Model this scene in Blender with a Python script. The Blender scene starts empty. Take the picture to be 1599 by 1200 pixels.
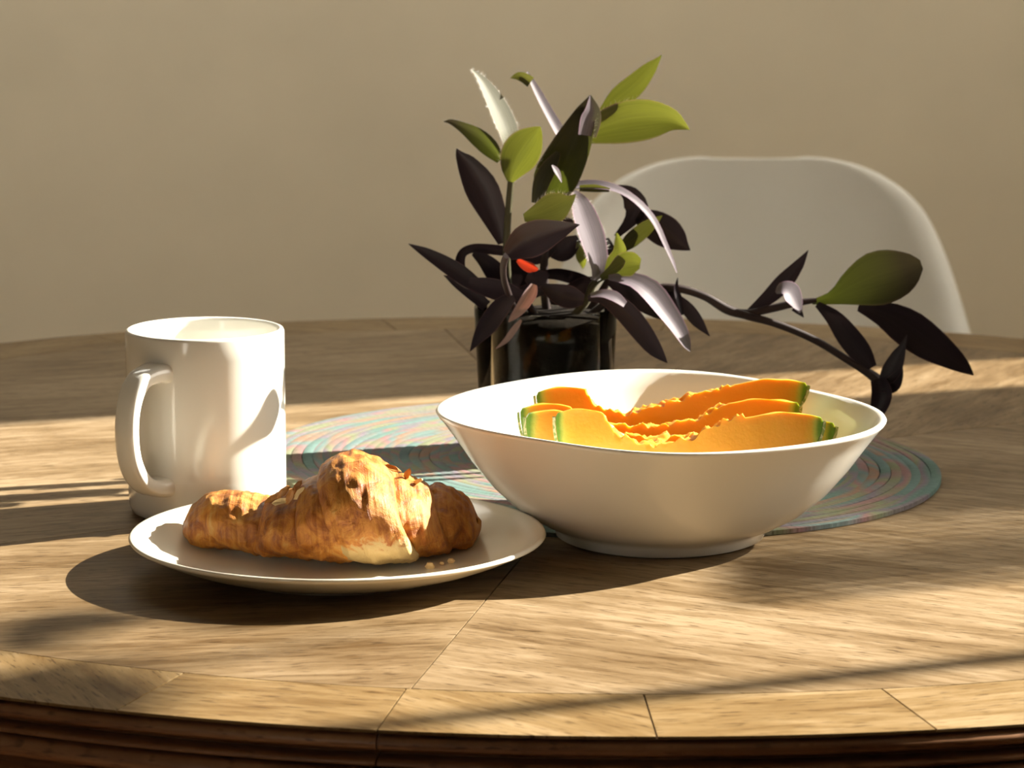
import bpy, bmesh, math, random
from mathutils import Vector, Matrix, noise

# ------------------------------------------------------------------ camera, world, sun, exposure
sc = bpy.context.scene
COL = sc.collection
TZ = 0.75                       # table top height
F, PITCH, HC = 4600.0, math.radians(9.7), 0.325
CAM = Vector((0, 0, TZ + HC))
cd = bpy.data.cameras.new('camera')
cam = bpy.data.objects.new('camera', cd); COL.objects.link(cam)
cam.location = CAM
cam.rotation_euler = (math.radians(90) - PITCH, 0, 0)
cd.sensor_width = 36.0
cd.lens = 36.0 * F / 1599.0
cd.clip_start = 0.05
cd.dof.use_dof = True
cd.dof.focus_distance = 1.38
cd.dof.aperture_fstop = cd.lens / 4.6
sc.camera = cam

sc.view_settings.view_transform = 'Standard'
sc.view_settings.look = 'None'
sc.view_settings.gamma = 1.0
sc.view_settings.exposure = 0.0
sc.view_settings.use_curve_mapping = False
try:
    sc.cycles.use_denoising = True
    sc.cycles.max_bounces = 10
    sc.cycles.transparent_max_bounces = 24
    sc.cycles.caustics_reflective = False
    sc.cycles.caustics_refractive = False
except Exception:
    pass

world = bpy.data.worlds.new('world'); sc.world = world
world.use_nodes = True
wb = world.node_tree.nodes['Background']
wb.inputs[0].default_value = (1.0, 0.95, 0.84, 1)
wb.inputs[1].default_value = 5.6

AZ, EL = math.radians(21), math.radians(30)
SUN = Vector((math.cos(EL) * math.cos(AZ), math.cos(EL) * math.sin(AZ), math.sin(EL)))
sl = bpy.data.lights.new('sun', 'SUN')
sl.energy = 25.5
sl.angle = math.radians(0.6)
sl.color = (1.0, 0.945, 0.82)
so = bpy.data.objects.new('sun', sl); COL.objects.link(so)
so.location = (6, 4, 5)
so.rotation_euler = SUN.to_track_quat('Z', 'Y').to_euler()

# ------------------------------------------------------------------ helpers
def P(px, py, Y):
    """point on the vertical plane at depth Y that photograph pixel (px, py) looks at"""
    u = (px - 799.5) / F; v = (py - 600) / F
    dy = math.cos(PITCH) - v * math.sin(PITCH)
    dz = -math.sin(PITCH) - v * math.cos(PITCH)
    t = Y / dy
    return Vector((u * t, Y, CAM.z + dz * t))

def T(px, py, z=0.0):
    """point at height z above the table top"""
    u = (px - 799.5) / F; v = (py - 600) / F
    dy = math.cos(PITCH) - v * math.sin(PITCH)
    dz = -math.sin(PITCH) - v * math.cos(PITCH)
    t = (z - HC) / dz
    return Vector((u * t, dy * t, TZ + z))

def link(name, me, mat=None, parent=None, loc=None):
    o = bpy.data.objects.new(name, me); COL.objects.link(o)
    if mat and not me.materials: me.materials.append(mat)
    if parent:
        o.parent = parent
        o.matrix_parent_inverse = Matrix.Identity(4)
    if loc is not None: o.location = loc
    return o

def mesh(name, verts, faces, mat=None, parent=None, smooth=True, uvs=None, sharp=None, world_coords=True):
    me = bpy.data.meshes.new(name)
    if parent is not None and world_coords:
        b = parent.matrix_basis if parent.parent is None else parent.parent.matrix_basis @ parent.matrix_basis
        inv = b.inverted()
        verts = [inv @ Vector(v) for v in verts]
    me.from_pydata([tuple(v) for v in verts], [], faces)
    if uvs:
        l = me.uv_layers.new(name='UVMap')
        for lp in me.loops:
            l.data[lp.index].uv = uvs[lp.vertex_index]
    bm = bmesh.new(); bm.from_mesh(me); bmesh.ops.recalc_face_normals(bm, faces=bm.faces); bm.to_mesh(me); bm.free()
    if smooth:
        me.polygons.foreach_set('use_smooth', [True] * len(me.polygons))
        if sharp: me.set_sharp_from_angle(angle=math.radians(sharp))
    me.update()
    return link(name, me, mat, parent)

def thing(name, label, cat, loc, group=None, kind=None):
    o = bpy.data.objects.new(name, None); COL.objects.link(o)
    o.location = loc; o.empty_display_size = 0.05
    if label: o['label'] = label
    if cat: o['category'] = cat
    if group: o['group'] = group
    if kind: o['kind'] = kind
    return o

def box_data(x0, x1, y0, y1, z0, z1):
    v = [(x, y, z) for x in (x0, x1) for y in (y0, y1) for z in (z0, z1)]
    f = [(0, 1, 3, 2), (4, 6, 7, 5), (0, 4, 5, 1), (2, 3, 7, 6), (0, 2, 6, 4), (1, 5, 7, 3)]
    return v, f

def box(name, x0, x1, y0, y1, z0, z1, mat, parent=None, bevel=0.0):
    v, f = box_data(x0, x1, y0, y1, z0, z1)
    o = mesh(name, v, f, mat, parent, smooth=False)
    if bevel:
        m = o.modifiers.new('bevel', 'BEVEL'); m.width = bevel; m.segments = 2
    return o

def grid_faces(nu, nv, cu=False, cv=False):
    """faces of a grid with nu rows of nv verts, closed in u / v"""
    fs = []
    for i in range(nu if cu else nu - 1):
        for j in range(nv if cv else nv - 1):
            a = i * nv + j; b = i * nv + (j + 1) % nv
            c = ((i + 1) % nu) * nv + (j + 1) % nv; d = ((i + 1) % nu) * nv + j
            fs.append((a, b, c, d))
    return fs

def lathe_data(prof, n=72, radial=None):
    """prof: closed-ended list of (r, z); first and last are capped when r > 0"""
    v = []
    for r, z in prof:
        for j in range(n):
            t = 2 * math.pi * j / n
            k = radial(t, r, z) if radial else 1.0
            v.append((r * k * math.cos(t), r * k * math.sin(t), z))
    f = grid_faces(len(prof), n, cv=True)
    f.append(tuple(range(n)))
    f.append(tuple(range((len(prof) - 1) * n, len(prof) * n)))
    return v, f

def lathe(name, prof, mat, parent, n=72, off=(0, 0, 0), sharp=50):
    v, f = lathe_data(prof, n)
    o = Vector(off)
    return mesh(name, [Vector(p) + o for p in v], f, mat, parent, sharp=sharp, world_coords=False)

def catmull(pts, n):
    """resample a list of equal-length tuples"""
    out = []
    m = len(pts)
    for k in range(n):
        s = k / (n - 1) * (m - 1)
        i = min(int(s), m - 2); t = s - i
        p0 = pts[max(i - 1, 0)]; p1 = pts[i]; p2 = pts[i + 1]; p3 = pts[min(i + 2, m - 1)]
        out.append(tuple(0.5 * (2 * b + (c - a) * t + (2 * a - 5 * b + 4 * c - d) * t * t + (3 * b - a - 3 * c + d) * t ** 3)
                         for a, b, c, d in zip(p0, p1, p2, p3)))
    return out

def tube(name, pts, radii, mat, parent, n=10, res=None):
    pr = [tuple(p) + (r,) for p, r in zip(pts, radii)]
    if res: pr = catmull(pr, res)
    c = [Vector(q[:3]) for q in pr]; rr = [q[3] for q in pr]
    v = []; up = None
    for i, p in enumerate(c):
        t = (c[min(i + 1, len(c) - 1)] - c[max(i - 1, 0)]).normalized()
        if up is None:
            up = t.orthogonal().normalized()
        up = (up - t * up.dot(t)).normalized()
        s = t.cross(up)
        for j in range(n):
            a = 2 * math.pi * j / n
            v.append(p + (up * math.cos(a) + s * math.sin(a)) * rr[i])
    f = grid_faces(len(c), n, cv=True)
    f.append(tuple(range(n))); f.append(tuple(range((len(c) - 1) * n, len(c) * n)))
    return mesh(name, v, f, mat, parent, sharp=60)

# ------------------------------------------------------------------ materials
def mat_new(name):
    m = bpy.data.materials.new(name); m.use_nodes = True
    nt = m.node_tree
    return m, nt, nt.nodes['Principled BSDF']

def N(nt, kind, **kw):
    n = nt.nodes.new(kind)
    for k, v in kw.items():
        if k == 'ins':
            for kk, vv in v.items(): n.inputs[kk].default_value = vv
        else: setattr(n, k, v)
    return n

def ramp(nt, fac, stops, interp='LINEAR'):
    r = nt.nodes.new('ShaderNodeValToRGB'); e = r.color_ramp.elements
    r.color_ramp.interpolation = interp
    while len(e) < len(stops): e.new(0.5)
    for k, (p, c) in zip(e, stops):
        k.position = p; k.color = (*c, 1)
    nt.links.new(fac, r.inputs[0])
    return r.outputs[0]

def plain(name, col, rough=0.5, spec=0.5, bump=0.0, bscale=200, coat=0.0):
    m, nt, b = mat_new(name)
    tc = N(nt, 'ShaderNodeTexCoord')
    nz = N(nt, 'ShaderNodeTexNoise', ins={'Scale': 6.0, 'Detail': 4.0})
    nt.links.new(tc.outputs['Object'], nz.inputs['Vector'])
    c = ramp(nt, nz.outputs['Fac'], [(0.3, tuple(k * 0.96 for k in col)), (0.7, tuple(min(1, k * 1.03) for k in col))])
    nt.links.new(c, b.inputs['Base Color'])
    b.inputs['Roughness'].default_value = rough
    b.inputs['Specular IOR Level'].default_value = spec
    b.inputs['Coat Weight'].default_value = coat
    b.inputs['Coat Roughness'].default_value = 0.05
    if bump:
        n2 = N(nt, 'ShaderNodeTexNoise', ins={'Scale': float(bscale), 'Detail': 3.0})
        nt.links.new(tc.outputs['Object'], n2.inputs['Vector'])
        bp = N(nt, 'ShaderNodeBump', ins={'Strength': bump, 'Distance': 0.002})
        nt.links.new(n2.outputs['Fac'], bp.inputs['Height']); nt.links.new(bp.outputs[0], b.inputs['Normal'])
    return m

def wood(name, dark, mid, light, rough=0.42, scale=1.0, spec=0.4):
    """grain runs along the U axis of the UV map (metres)"""
    m, nt, b = mat_new(name)
    uv = N(nt, 'ShaderNodeUVMap')
    mp = N(nt, 'ShaderNodeMapping'); mp.inputs['Scale'].default_value = (20 * scale, 130 * scale, 1)
    nt.links.new(uv.outputs[0], mp.inputs[0])
    n1 = N(nt, 'ShaderNodeTexNoise', ins={'Scale': 1.0, 'Detail': 7.0, 'Roughness': 0.62, 'Distortion': 0.9})
    nt.links.new(mp.outputs[0], n1.inputs['Vector'])
    mp2 = N(nt, 'ShaderNodeMapping'); mp2.inputs['Scale'].default_value = (3.0, 9.0, 1)
    nt.links.new(uv.outputs[0], mp2.inputs[0])
    n2 = N(nt, 'ShaderNodeTexNoise', ins={'Scale': 2.2, 'Detail': 4.0, 'Roughness': 0.6})
    nt.links.new(mp2.outputs[0], n2.inputs['Vector'])
    mix = N(nt, 'ShaderNodeMath', operation='MULTIPLY_ADD'); mix.inputs[1].default_value = 0.5
    nt.links.new(n1.outputs['Fac'], mix.inputs[0])
    h = N(nt, 'ShaderNodeMath', operation='MULTIPLY'); h.inputs[1].default_value = 0.5
    nt.links.new(n2.outputs['Fac'], h.inputs[0]); nt.links.new(h.outputs[0], mix.inputs[2])
    oi = N(nt, 'ShaderNodeObjectInfo')
    rj = N(nt, 'ShaderNodeMath', operation='MULTIPLY_ADD'); rj.inputs[1].default_value = 0.10; 
    nt.links.new(oi.outputs['Random'], rj.inputs[0]); nt.links.new(mix.outputs[0], rj.inputs[2])
    c = ramp(nt, rj.outputs[0], [(0.40, dark), (0.55, mid), (0.68, light)])
    # short dark pores
    mp3 = N(nt, 'ShaderNodeMapping'); mp3.inputs['Scale'].default_value = (85, 620, 1)
    nt.links.new(uv.outputs[0], mp3.inputs[0])
    n3 = N(nt, 'ShaderNodeTexNoise', ins={'Scale': 1.0, 'Detail': 2.0})
    nt.links.new(mp3.outputs[0], n3.inputs['Vector'])
    pr = ramp(nt, n3.outputs['Fac'], [(0.31, (0.26, 0.20, 0.15)), (0.42, (1, 1, 1))])
    mul = N(nt, 'ShaderNodeMixRGB', blend_type='MULTIPLY'); mul.inputs[0].default_value = 0.8
    nt.links.new(c, mul.inputs[1]); nt.links.new(pr, mul.inputs[2])
    nt.links.new(mul.outputs[0], b.inputs['Base Color'])
    rr = N(nt, 'ShaderNodeMath', operation='MULTIPLY_ADD'); rr.inputs[1].default_value = 0.25; rr.inputs[2].default_value = rough - 0.12
    nt.links.new(n2.outputs['Fac'], rr.inputs[0]); nt.links.new(rr.outputs[0], b.inputs['Roughness'])
    b.inputs['Specular IOR Level'].default_value = spec
    bp = N(nt, 'ShaderNodeBump', ins={'Strength': 0.25, 'Distance': 0.0006})
    nt.links.new(n1.outputs['Fac'], bp.inputs['Height']); nt.links.new(bp.outputs[0], b.inputs['Normal'])
    return m

M = {}
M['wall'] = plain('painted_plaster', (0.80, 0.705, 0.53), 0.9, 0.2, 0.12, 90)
M['wall_dark'] = plain('bounce_cut_plaster', (0.30, 0.255, 0.19), 0.9, 0.2, 0.12, 90)  # dark tone given to unseen walls to cut bounced light
M['ceiling'] = plain('ceiling_paint', (0.75, 0.70, 0.6), 0.9, 0.2)
M['white_trim'] = plain('trim_paint', (0.75, 0.72, 0.66), 0.4)
M['ceramic'] = plain('glazed_ceramic', (0.82, 0.80, 0.735), 0.14, 0.5, coat=0.3)
M['ceramic_cream'] = plain('cream_glazed_ceramic', (0.80, 0.755, 0.64), 0.2, 0.5, coat=0.2)
M['shell'] = plain('moulded_plastic', (0.86, 0.83, 0.75), 0.38)
M['metal'] = plain('brushed_metal', (0.35, 0.35, 0.35), 0.35)
M['wood'] = wood('worn_oak_veneer', (0.088, 0.050, 0.020), (0.182, 0.122, 0.064), (0.285, 0.207, 0.125), spec=0.07)
M['border'] = wood('oak_border', (0.11, 0.06, 0.02), (0.195, 0.126, 0.056), (0.285, 0.200, 0.108), spec=0.07)
M['edge'] = wood('dark_oak_moulding', (0.12, 0.05, 0.02), (0.22, 0.10, 0.043), (0.32, 0.16, 0.075), 0.36)
M['floor'] = wood('floor_boards', (0.10, 0.06, 0.03), (0.17, 0.10, 0.05), (0.22, 0.14, 0.08))
M['dowel'] = wood('maple_dowel', (0.30, 0.19, 0.09), (0.42, 0.28, 0.14), (0.5, 0.34, 0.2))

def glass_mat(name, tint=(0.97, 0.98, 0.96), f0=1.45):
    m = bpy.data.materials.new(name); m.use_nodes = True; nt = m.node_tree; nt.nodes.clear()
    out = N(nt, 'ShaderNodeOutputMaterial'); tr = N(nt, 'ShaderNodeBsdfTransparent'); gl = N(nt, 'ShaderNodeBsdfGlossy')
    tr.inputs[0].default_value = (*tint, 1); gl.inputs['Roughness'].default_value = 0.02
    fr = N(nt, 'ShaderNodeFresnel'); fr.inputs[0].default_value = f0
    nz = N(nt, 'ShaderNodeTexNoise', ins={'Scale': 3.0})
    bp = N(nt, 'ShaderNodeBump', ins={'Strength': 0.02, 'Distance': 0.002})
    nt.links.new(nz.outputs['Fac'], bp.inputs['Height']); nt.links.new(bp.outputs[0], gl.inputs['Normal'])
    mx = N(nt, 'ShaderNodeMixShader')
    nt.links.new(fr.outputs[0], mx.inputs[0]); nt.links.new(tr.outputs[0], mx.inputs[1]); nt.links.new(gl.outputs[0], mx.inputs[2])
    nt.links.new(mx.outputs[0], out.inputs[0])
    return m
M['glass'] = glass_mat('tumbler_glass', (0.86, 0.86, 0.82), 1.2)
M['pane'] = glass_mat('window_glass', (0.985, 0.985, 0.98), 1.25)

def leaf_mat(name, top, trans, tw, gloss=0.33, sheen=0.25, margin=(0.42, 0.25, 0.30), spec=0.4, tipcol=None):
    m = bpy.data.materials.new(name); m.use_nodes = True; nt = m.node_tree
    b = nt.nodes['Principled BSDF']; out = nt.nodes['Material Output']
    uv = N(nt, 'ShaderNodeUVMap'); sx = N(nt, 'ShaderNodeSeparateXYZ'); nt.links.new(uv.outputs[0], sx.inputs[0])
    mp = N(nt, 'ShaderNodeMapping'); mp.inputs['Scale'].default_value = (22, 1.6, 1); nt.links.new(uv.outputs[0], mp.inputs[0])
    nz = N(nt, 'ShaderNodeTexNoise', ins={'Scale': 1.0, 'Detail': 3.0}); nt.links.new(mp.outputs[0], nz.inputs[0])
    c1 = ramp(nt, nz.outputs['Fac'], [(0.3, tuple(k * 0.75 for k in top)), (0.7, tuple(k * 1.2 for k in top))])
    # pale hairy margin
    d = N(nt, 'ShaderNodeMath', operation='SUBTRACT'); d.inputs[1].default_value = 0.5; nt.links.new(sx.outputs[0], d.inputs[0])
    ab = N(nt, 'ShaderNodeMath', operation='ABSOLUTE'); nt.links.new(d.outputs[0], ab.inputs[0])
    e = ramp(nt, ab.outputs[0], [(0.455, (0, 0, 0)), (0.49, (1, 1, 1))])
    mg = N(nt, 'ShaderNodeMixRGB'); nt.links.new(e, mg.inputs[0]); nt.links.new(c1, mg.inputs[1]); mg.inputs[2].default_value = (*margin, 1)
    nt.links.new(mg.outputs[0], b.inputs['Base Color'])
    b.inputs['Roughness'].default_value = gloss
    b.inputs['Specular IOR Level'].default_value = spec
    b.inputs['Sheen Weight'].default_value = sheen; b.inputs['Sheen Roughness'].default_value = 0.4
    b.inputs['Sheen Tint'].default_value = (0.9, 0.8, 0.95, 1)
    tl = N(nt, 'ShaderNodeBsdfTranslucent')
    c2 = ramp(nt, nz.outputs['Fac'], [(0.25, tuple(k * 0.8 for k in trans)), (0.75, tuple(k * 1.15 for k in trans))])
    if tipcol:
        g = ramp(nt, sx.outputs[1], [(0.15, (0, 0, 0)), (0.75, (1, 1, 1))])
        mt = N(nt, 'ShaderNodeMixRGB'); nt.links.new(g, mt.inputs[0]); nt.links.new(c2, mt.inputs[1]); mt.inputs[2].default_value = (*tipcol, 1)
        c2 = mt.outputs[0]
    nt.links.new(c2, tl.inputs[0])
    mx = N(nt, 'ShaderNodeMixShader'); mx.inputs[0].default_value = tw
    nt.links.new(b.outputs[0], mx.inputs[1]); nt.links.new(tl.outputs[0], mx.inputs[2])
    nt.links.new(mx.outputs[0], out.inputs[0])
    return m
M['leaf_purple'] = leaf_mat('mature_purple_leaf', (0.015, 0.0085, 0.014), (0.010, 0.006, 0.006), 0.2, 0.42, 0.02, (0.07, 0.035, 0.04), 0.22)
M['leaf_sunlit'] = leaf_mat('sunlit_lavender_leaf', (0.165, 0.137, 0.160), (0.10, 0.12, 0.02), 0.3, 0.52, 0.1, (0.40, 0.24, 0.32), 0.16)  # lavender look of direct sun put into the leaf colour
M['leaf_sunlit_pale'] = leaf_mat('sunlit_pale_leaf', (0.19, 0.185, 0.145), (0.12, 0.14, 0.03), 0.3, 0.55, 0.1, (0.4, 0.36, 0.3), 0.14)  # cream-white sunlit look put into the leaf colour
M['leaf_green'] = leaf_mat('young_green_leaf', (0.06, 0.07, 0.03), (0.13, 0.138, 0.014), 0.5, 0.4, 0.08)
M['leaf_dusky'] = leaf_mat('dusky_green_leaf', (0.022, 0.018, 0.012), (0.055, 0.065, 0.007), 0.5, 0.45, 0.03, (0.1, 0.06, 0.05), 0.25, (0.022, 0.017, 0.008))
M['leaf_olive'] = leaf_mat('olive_leaf', (0.03, 0.027, 0.02), (0.085, 0.085, 0.012), 0.45, 0.4, 0.05, (0.2, 0.11, 0.1))
M['leaf_dry'] = leaf_mat('dry_pink_leaf', (0.30, 0.20, 0.175), (0.16, 0.05, 0.03), 0.3, 0.5)
M['leaf_red'] = leaf_mat('withered_red_leaf', (0.10, 0.03, 0.02), (0.30, 0.022, 0.006), 0.65)
M['stem'] = plain('plant_stem', (0.026, 0.014, 0.013), 0.55, 0.3)
M['stem_green'] = plain('green_plant_stem', (0.05, 0.045, 0.02), 0.5, 0.3)
M['soil'] = plain('wet_potting_soil', (0.006, 0.0035, 0.002), 0.9, 0.08, 0.8, 90)

# ------------------------------------------------------------------ setting
XL, XR, YF, YB, ZC = -2.2, 1.6, -1.5, 4.2, 2.5
WT = 0.14

def wall_hole(name, axis, pos, t, a0, a1, h0, h1):
    """a wall slab with one rectangular opening; axis 'x': plane x = pos (grows by t), a runs along y"""
    if axis == 'x': A = (YF - 0.14, YB + 0.14)
    else: A = (XL, XR)
    ga = [A[0], a0, a1, A[1]]; gz = [0, h0, h1, ZC]
    v = []
    for s in (pos, pos + t):
        for i in range(4):
            for j in range(4):
                v.append((s, ga[i], gz[j]) if axis == 'x' else (ga[i], s, gz[j]))
    I = lambda s, i, j: s * 16 + i * 4 + j
    f = []
    for i in range(3):
        for j in range(3):
            if (i, j) == (1, 1): continue
            for s in (0, 1): f.append((I(s, i, j), I(s, i + 1, j), I(s, i + 1, j + 1), I(s, i, j + 1)))
    for i in range(3):
        f.append((I(0, i, 0), I(0, i + 1, 0), I(1, i + 1, 0), I(1, i, 0))); f.append((I(0, i, 3), I(0, i + 1, 3), I(1, i + 1, 3), I(1, i, 3)))
        f.append((I(0, 0, i), I(0, 0, i + 1), I(1, 0, i + 1), I(1, 0, i))); f.append((I(0, 3, i), I(0, 3, i + 1), I(1, 3, i + 1), I(1, 3, i)))
    f += [(I(0, 1, 1), I(0, 2, 1), I(1, 2, 1), I(1, 1, 1)), (I(0, 1, 2), I(0, 2, 2), I(1, 2, 2), I(1, 1, 2)),
          (I(0, 1, 1), I(0, 1, 2), I(1, 1, 2), I(1, 1, 1)), (I(0, 2, 1), I(0, 2, 2), I(1, 2, 2), I(1, 2, 1))]
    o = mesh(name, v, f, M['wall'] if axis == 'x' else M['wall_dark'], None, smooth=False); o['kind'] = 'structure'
    return o

WY0, WY1, WZ0, WZ1 = 1.15, 2.68, 0.85, 2.15
wall_hole('wall_right', 'x', XR, WT, WY0, WY1, WZ0, WZ1)
wall_hole('wall_front', 'y', YF - WT, WT, -1.7, -1.2, 0.9, 2.1)
o = box('wall_back', XL, XR, YB, YB + WT, 0, ZC, M['wall']); o['kind'] = 'structure'
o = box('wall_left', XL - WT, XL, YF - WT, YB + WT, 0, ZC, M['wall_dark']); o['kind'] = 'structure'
KX0, KX1, KY0, KY1 = -1.3, 1.4, 2.95, 3.9            # unseen skylight added to brighten the back wall
gx = [XL - WT, KX0, KX1, XR + WT]; gy = [YF - WT, KY0, KY1, YB + WT]
cv = [(gx[i], gy[j], z) for z in (ZC, ZC + 0.1) for i in range(4) for j in range(4)]
cf = [(k * 16 + i * 4 + j, k * 16 + i * 4 + j + 1, k * 16 + (i + 1) * 4 + j + 1, k * 16 + (i + 1) * 4 + j) for k in (0, 1) for i in range(3) for j in range(3) if (i, j) != (1, 1)]
cf += [(5, 6, 22, 21), (9, 10, 26, 25), (5, 9, 25, 21), (6, 10, 26, 22)]
for i in range(3): cf += [(i * 4, i * 4 + 4, i * 4 + 20, i * 4 + 16), (i * 4 + 3, i * 4 + 7, i * 4 + 23, i * 4 + 19), (i, i + 1, i + 17, i + 16), (12 + i, 13 + i, 29 + i, 28 + i)]
o = mesh('ceiling', cv, cf, M['ceiling'], None, smooth=False); o['kind'] = 'structure'
w3 = thing('added_skylight', None, None, (0.05, 3.59, ZC), kind='structure')
for x0, x1, y0, y1 in ((KX0, KX0 + 0.05, KY0, KY1), (KX1 - 0.05, KX1, KY0, KY1), (KX0 + 0.05, KX1 - 0.05, KY0, KY0 + 0.05), (KX0 + 0.05, KX1 - 0.05, KY1 - 0.05, KY1)):
    box('frame_bar', x0, x1, y0, y1, ZC + 0.03, ZC + 0.09, M['white_trim'], w3)
box('pane', KX0 + 0.05, KX1 - 0.05, KY0 + 0.05, KY1 - 0.05, ZC + 0.055, ZC + 0.06, M['pane'], w3)
o = box('baseboard_back', XL, XR, YB - 0.015, YB, 0, 0.1, M['white_trim'], bevel=0.003); o['kind'] = 'structure'
fl = box('floor', XL - WT, XR + WT, YF - WT, YB + WT, -0.1, 0.0, M['floor']); fl['kind'] = 'structure'
# floor boards laid on the slab
nb = 24
for i in range(nb):
    w = (XR - XL) / nb; x0 = XL + i * w
    v, f = box_data(x0 + 0.001, x0 + w - 0.001, YF, YB, -0.02, 0.004)
    mesh('floor_board', v, f, M['floor'], fl, smooth=False, uvs=[(q[1], q[0] + i * 3.7) for q in v])

# window on the right that lets the sun in: frame bars, panes, an added half-height slatted sun block
w1 = thing('window_1', None, None, (XR + 0.06, 1.9, WZ0), kind='structure')
xa, xb = XR + 0.0, XR + 0.05
def bar(y0, y1, z0, z1, name='frame_bar', x0=xa, x1=xb): return box(name, x0, x1, y0, y1, z0, z1, M['white_trim'], w1, bevel=0.002)
bar(WY0, WY0 + 0.06, WZ0, WZ1); bar(2.505, 2.618, WZ0, WZ1); bar(2.634, WY1, WZ0, WZ1)
bar(1.747, 1.762, WZ0 + 0.05, WZ1 - 0.06, 'mullion', xa + 0.02, xa + 0.030); bar(WY0 + 0.06, 2.505, WZ0, WZ0 + 0.05); bar(WY0 + 0.06, 2.505, WZ1 - 0.06, WZ1)
for y0, y1 in ((WY0 + 0.06, 1.748), (1.761, 2.505)):
    box('pane', XR + 0.022, XR + 0.026, y0, y1, WZ0 + 0.05, WZ1 - 0.06, M['pane'], w1)
ZS = TZ + 0.945
bar(2.06, 2.378, WZ0 + 0.05, ZS, 'sun_block_panel', XR - 0.012, XR)  # unseen panel and slats added to shade the right of the table
for k in range(16):
    y0 = 1.872 + k * 0.0118; wd = (0.0045, 0.006, 0.0075, 0.008, 0.008, 0.008, 0.0075, 0.007, 0.006, 0.0055, 0.0055, 0.006, 0.007, 0.0085, 0.009, 0.0095)[k]
    bar(y0, y0 + wd, WZ0 + 0.05, ZS - 0.02, 'sun_block_slat', XR - 0.012, XR)
# small window behind the photographer
w2 = thing('window_2', None, None, (-1.45, YF - 0.07, 0.9), kind='structure')
for x0, x1, z0, z1 in ((-1.7, -1.65, 0.9, 2.1), (-1.25, -1.2, 0.9, 2.1), (-1.65, -1.25, 0.9, 0.95), (-1.65, -1.25, 2.05, 2.1)):
    box('frame_bar', x0, x1, YF - 0.10, YF - 0.04, z0, z1, M['white_trim'], w2)
box('pane', -1.65, -1.25, YF - 0.075, YF - 0.07, 0.95, 2.05, M['pane'], w2)

# ------------------------------------------------------------------ dining table
EC, EA, EB, EPH = Vector((0.03297, 1.65)), 0.5927, 0.5519, math.atan2(0.2663, -0.96389)
def ell(theta, k=0.0):
    """point on the table outline pulled in by k metres, at world angle parameter theta"""
    c, s = math.cos(theta), math.sin(theta)
    ux, uy = math.cos(EPH), math.sin(EPH)
    a, b = (EA - k) * c, (EB - k) * s
    return EC.x + a * ux - b * uy, EC.y + a * uy + b * ux
def ell_at_angle(ang, k=0.0, ctr=None):
    """outline point pulled in by k seen from ctr at direction ang"""
    ctr = ctr or EC
    lo = None
    # solve by intersection of ray with ellipse
    dx, dy = math.cos(ang), math.sin(ang)
    ux, uy = math.cos(EPH), math.sin(EPH)
    px, py = ctr.x - EC.x, ctr.y - EC.y
    A_, B_ = EA - k, EB - k
    p = ((px * ux + py * uy) / A_, (-px * uy + py * ux) / B_); d = ((dx * ux + dy * uy) / A_, (-dx * uy + dy * ux) / B_)
    a = d[0] ** 2 + d[1] ** 2; b = 2 * (p[0] * d[0] + p[1] * d[1]); c = p[0] ** 2 + p[1] ** 2 - 1
    t = (-b + math.sqrt(b * b - 4 * a * c)) / (2 * a)
    return ctr.x + dx * t, ctr.y + dy * t

table = thing('dining_table', 'round worn oak dining table with segmented border and reeded dark edge', 'table', (EC.x, EC.y, 0))
TC = Vector((0.045, 1.607))
BW = 0.060                                  # border width
seams = [math.radians(a) for a in (-101.0, 30.5, 100.0, 210.5)]
def sector(name, mat, a0, a1, k_in, k_out, gap, z0, z1, grain, ctr, n=24):
    """a flat slab between two directions; grain gives the UV rotation"""
    top = []
    if k_in is None:
        mid = (a0 + a1) / 2
        pts = [(ctr.x + gap * math.cos(mid), ctr.y + gap * math.sin(mid))]
    else:
        pts = [ell_at_angle(a0 + (a1 - a0) * i / n, k_in, ctr) for i in range(n, -1, -1)]
    pts += [ell_at_angle(a0 + (a1 - a0) * i / n, k_out, ctr) for i in range(n + 1)]
    # pull the sides in for the joint
    m = len(pts); cen = Vector((sum(p[0] for p in pts) / m, sum(p[1] for p in pts) / m))
    q = []
    for p in pts:
        p = Vector(p)
        for a, sgn in ((a0, 1), (a1, -1)):
            nrm = Vector((-math.sin(a), math.cos(a))) * sgn
            dist = (p - ctr).dot(nrm)
            if dist < gap: p = p + nrm * (gap - dist)
        q.append(p)
    be = 0.00004
    v = [(p.x, p.y, z0) for p in q] + [(p.x, p.y, z1 - be) for p in q]
    inn = []
    for p in q:
        d = (cen - p); d.normalize(); inn.append(p + d * be)
    v += [(p.x, p.y, z1) for p in inn]
    f = [tuple(range(2 * m, 3 * m)), tuple(range(m - 1, -1, -1))]
    for i in range(m):
        j = (i + 1) % m
        f += [(i, j, m + j, m + i), (m + i, m + j, 2 * m + j, 2 * m + i)]
    c, s = math.cos(grain), math.sin(grain)
    return mesh(name, v, f, mat, table, smooth=False, uvs=[(p[0] * c + p[1] * s, -p[0] * s + p[1] * c + grain * 5) for p in v])
grains = [math.radians(-28), math.radians(62), math.radians(20), math.radians(9)]
for i in range(4):
    a0 = seams[i]; a1 = seams[(i + 1) % 4] + (2 * math.pi if i == 3 else 0)
    sector('veneer_panel', M['wood'], a0, a1, None, BW + 0.0003, 0.00035, TZ - 0.0012, TZ, grains[i], TC, 40)
a_seam = math.atan2(1.107 - EC.y, -0.052 - EC.x)
NB = 32
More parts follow.
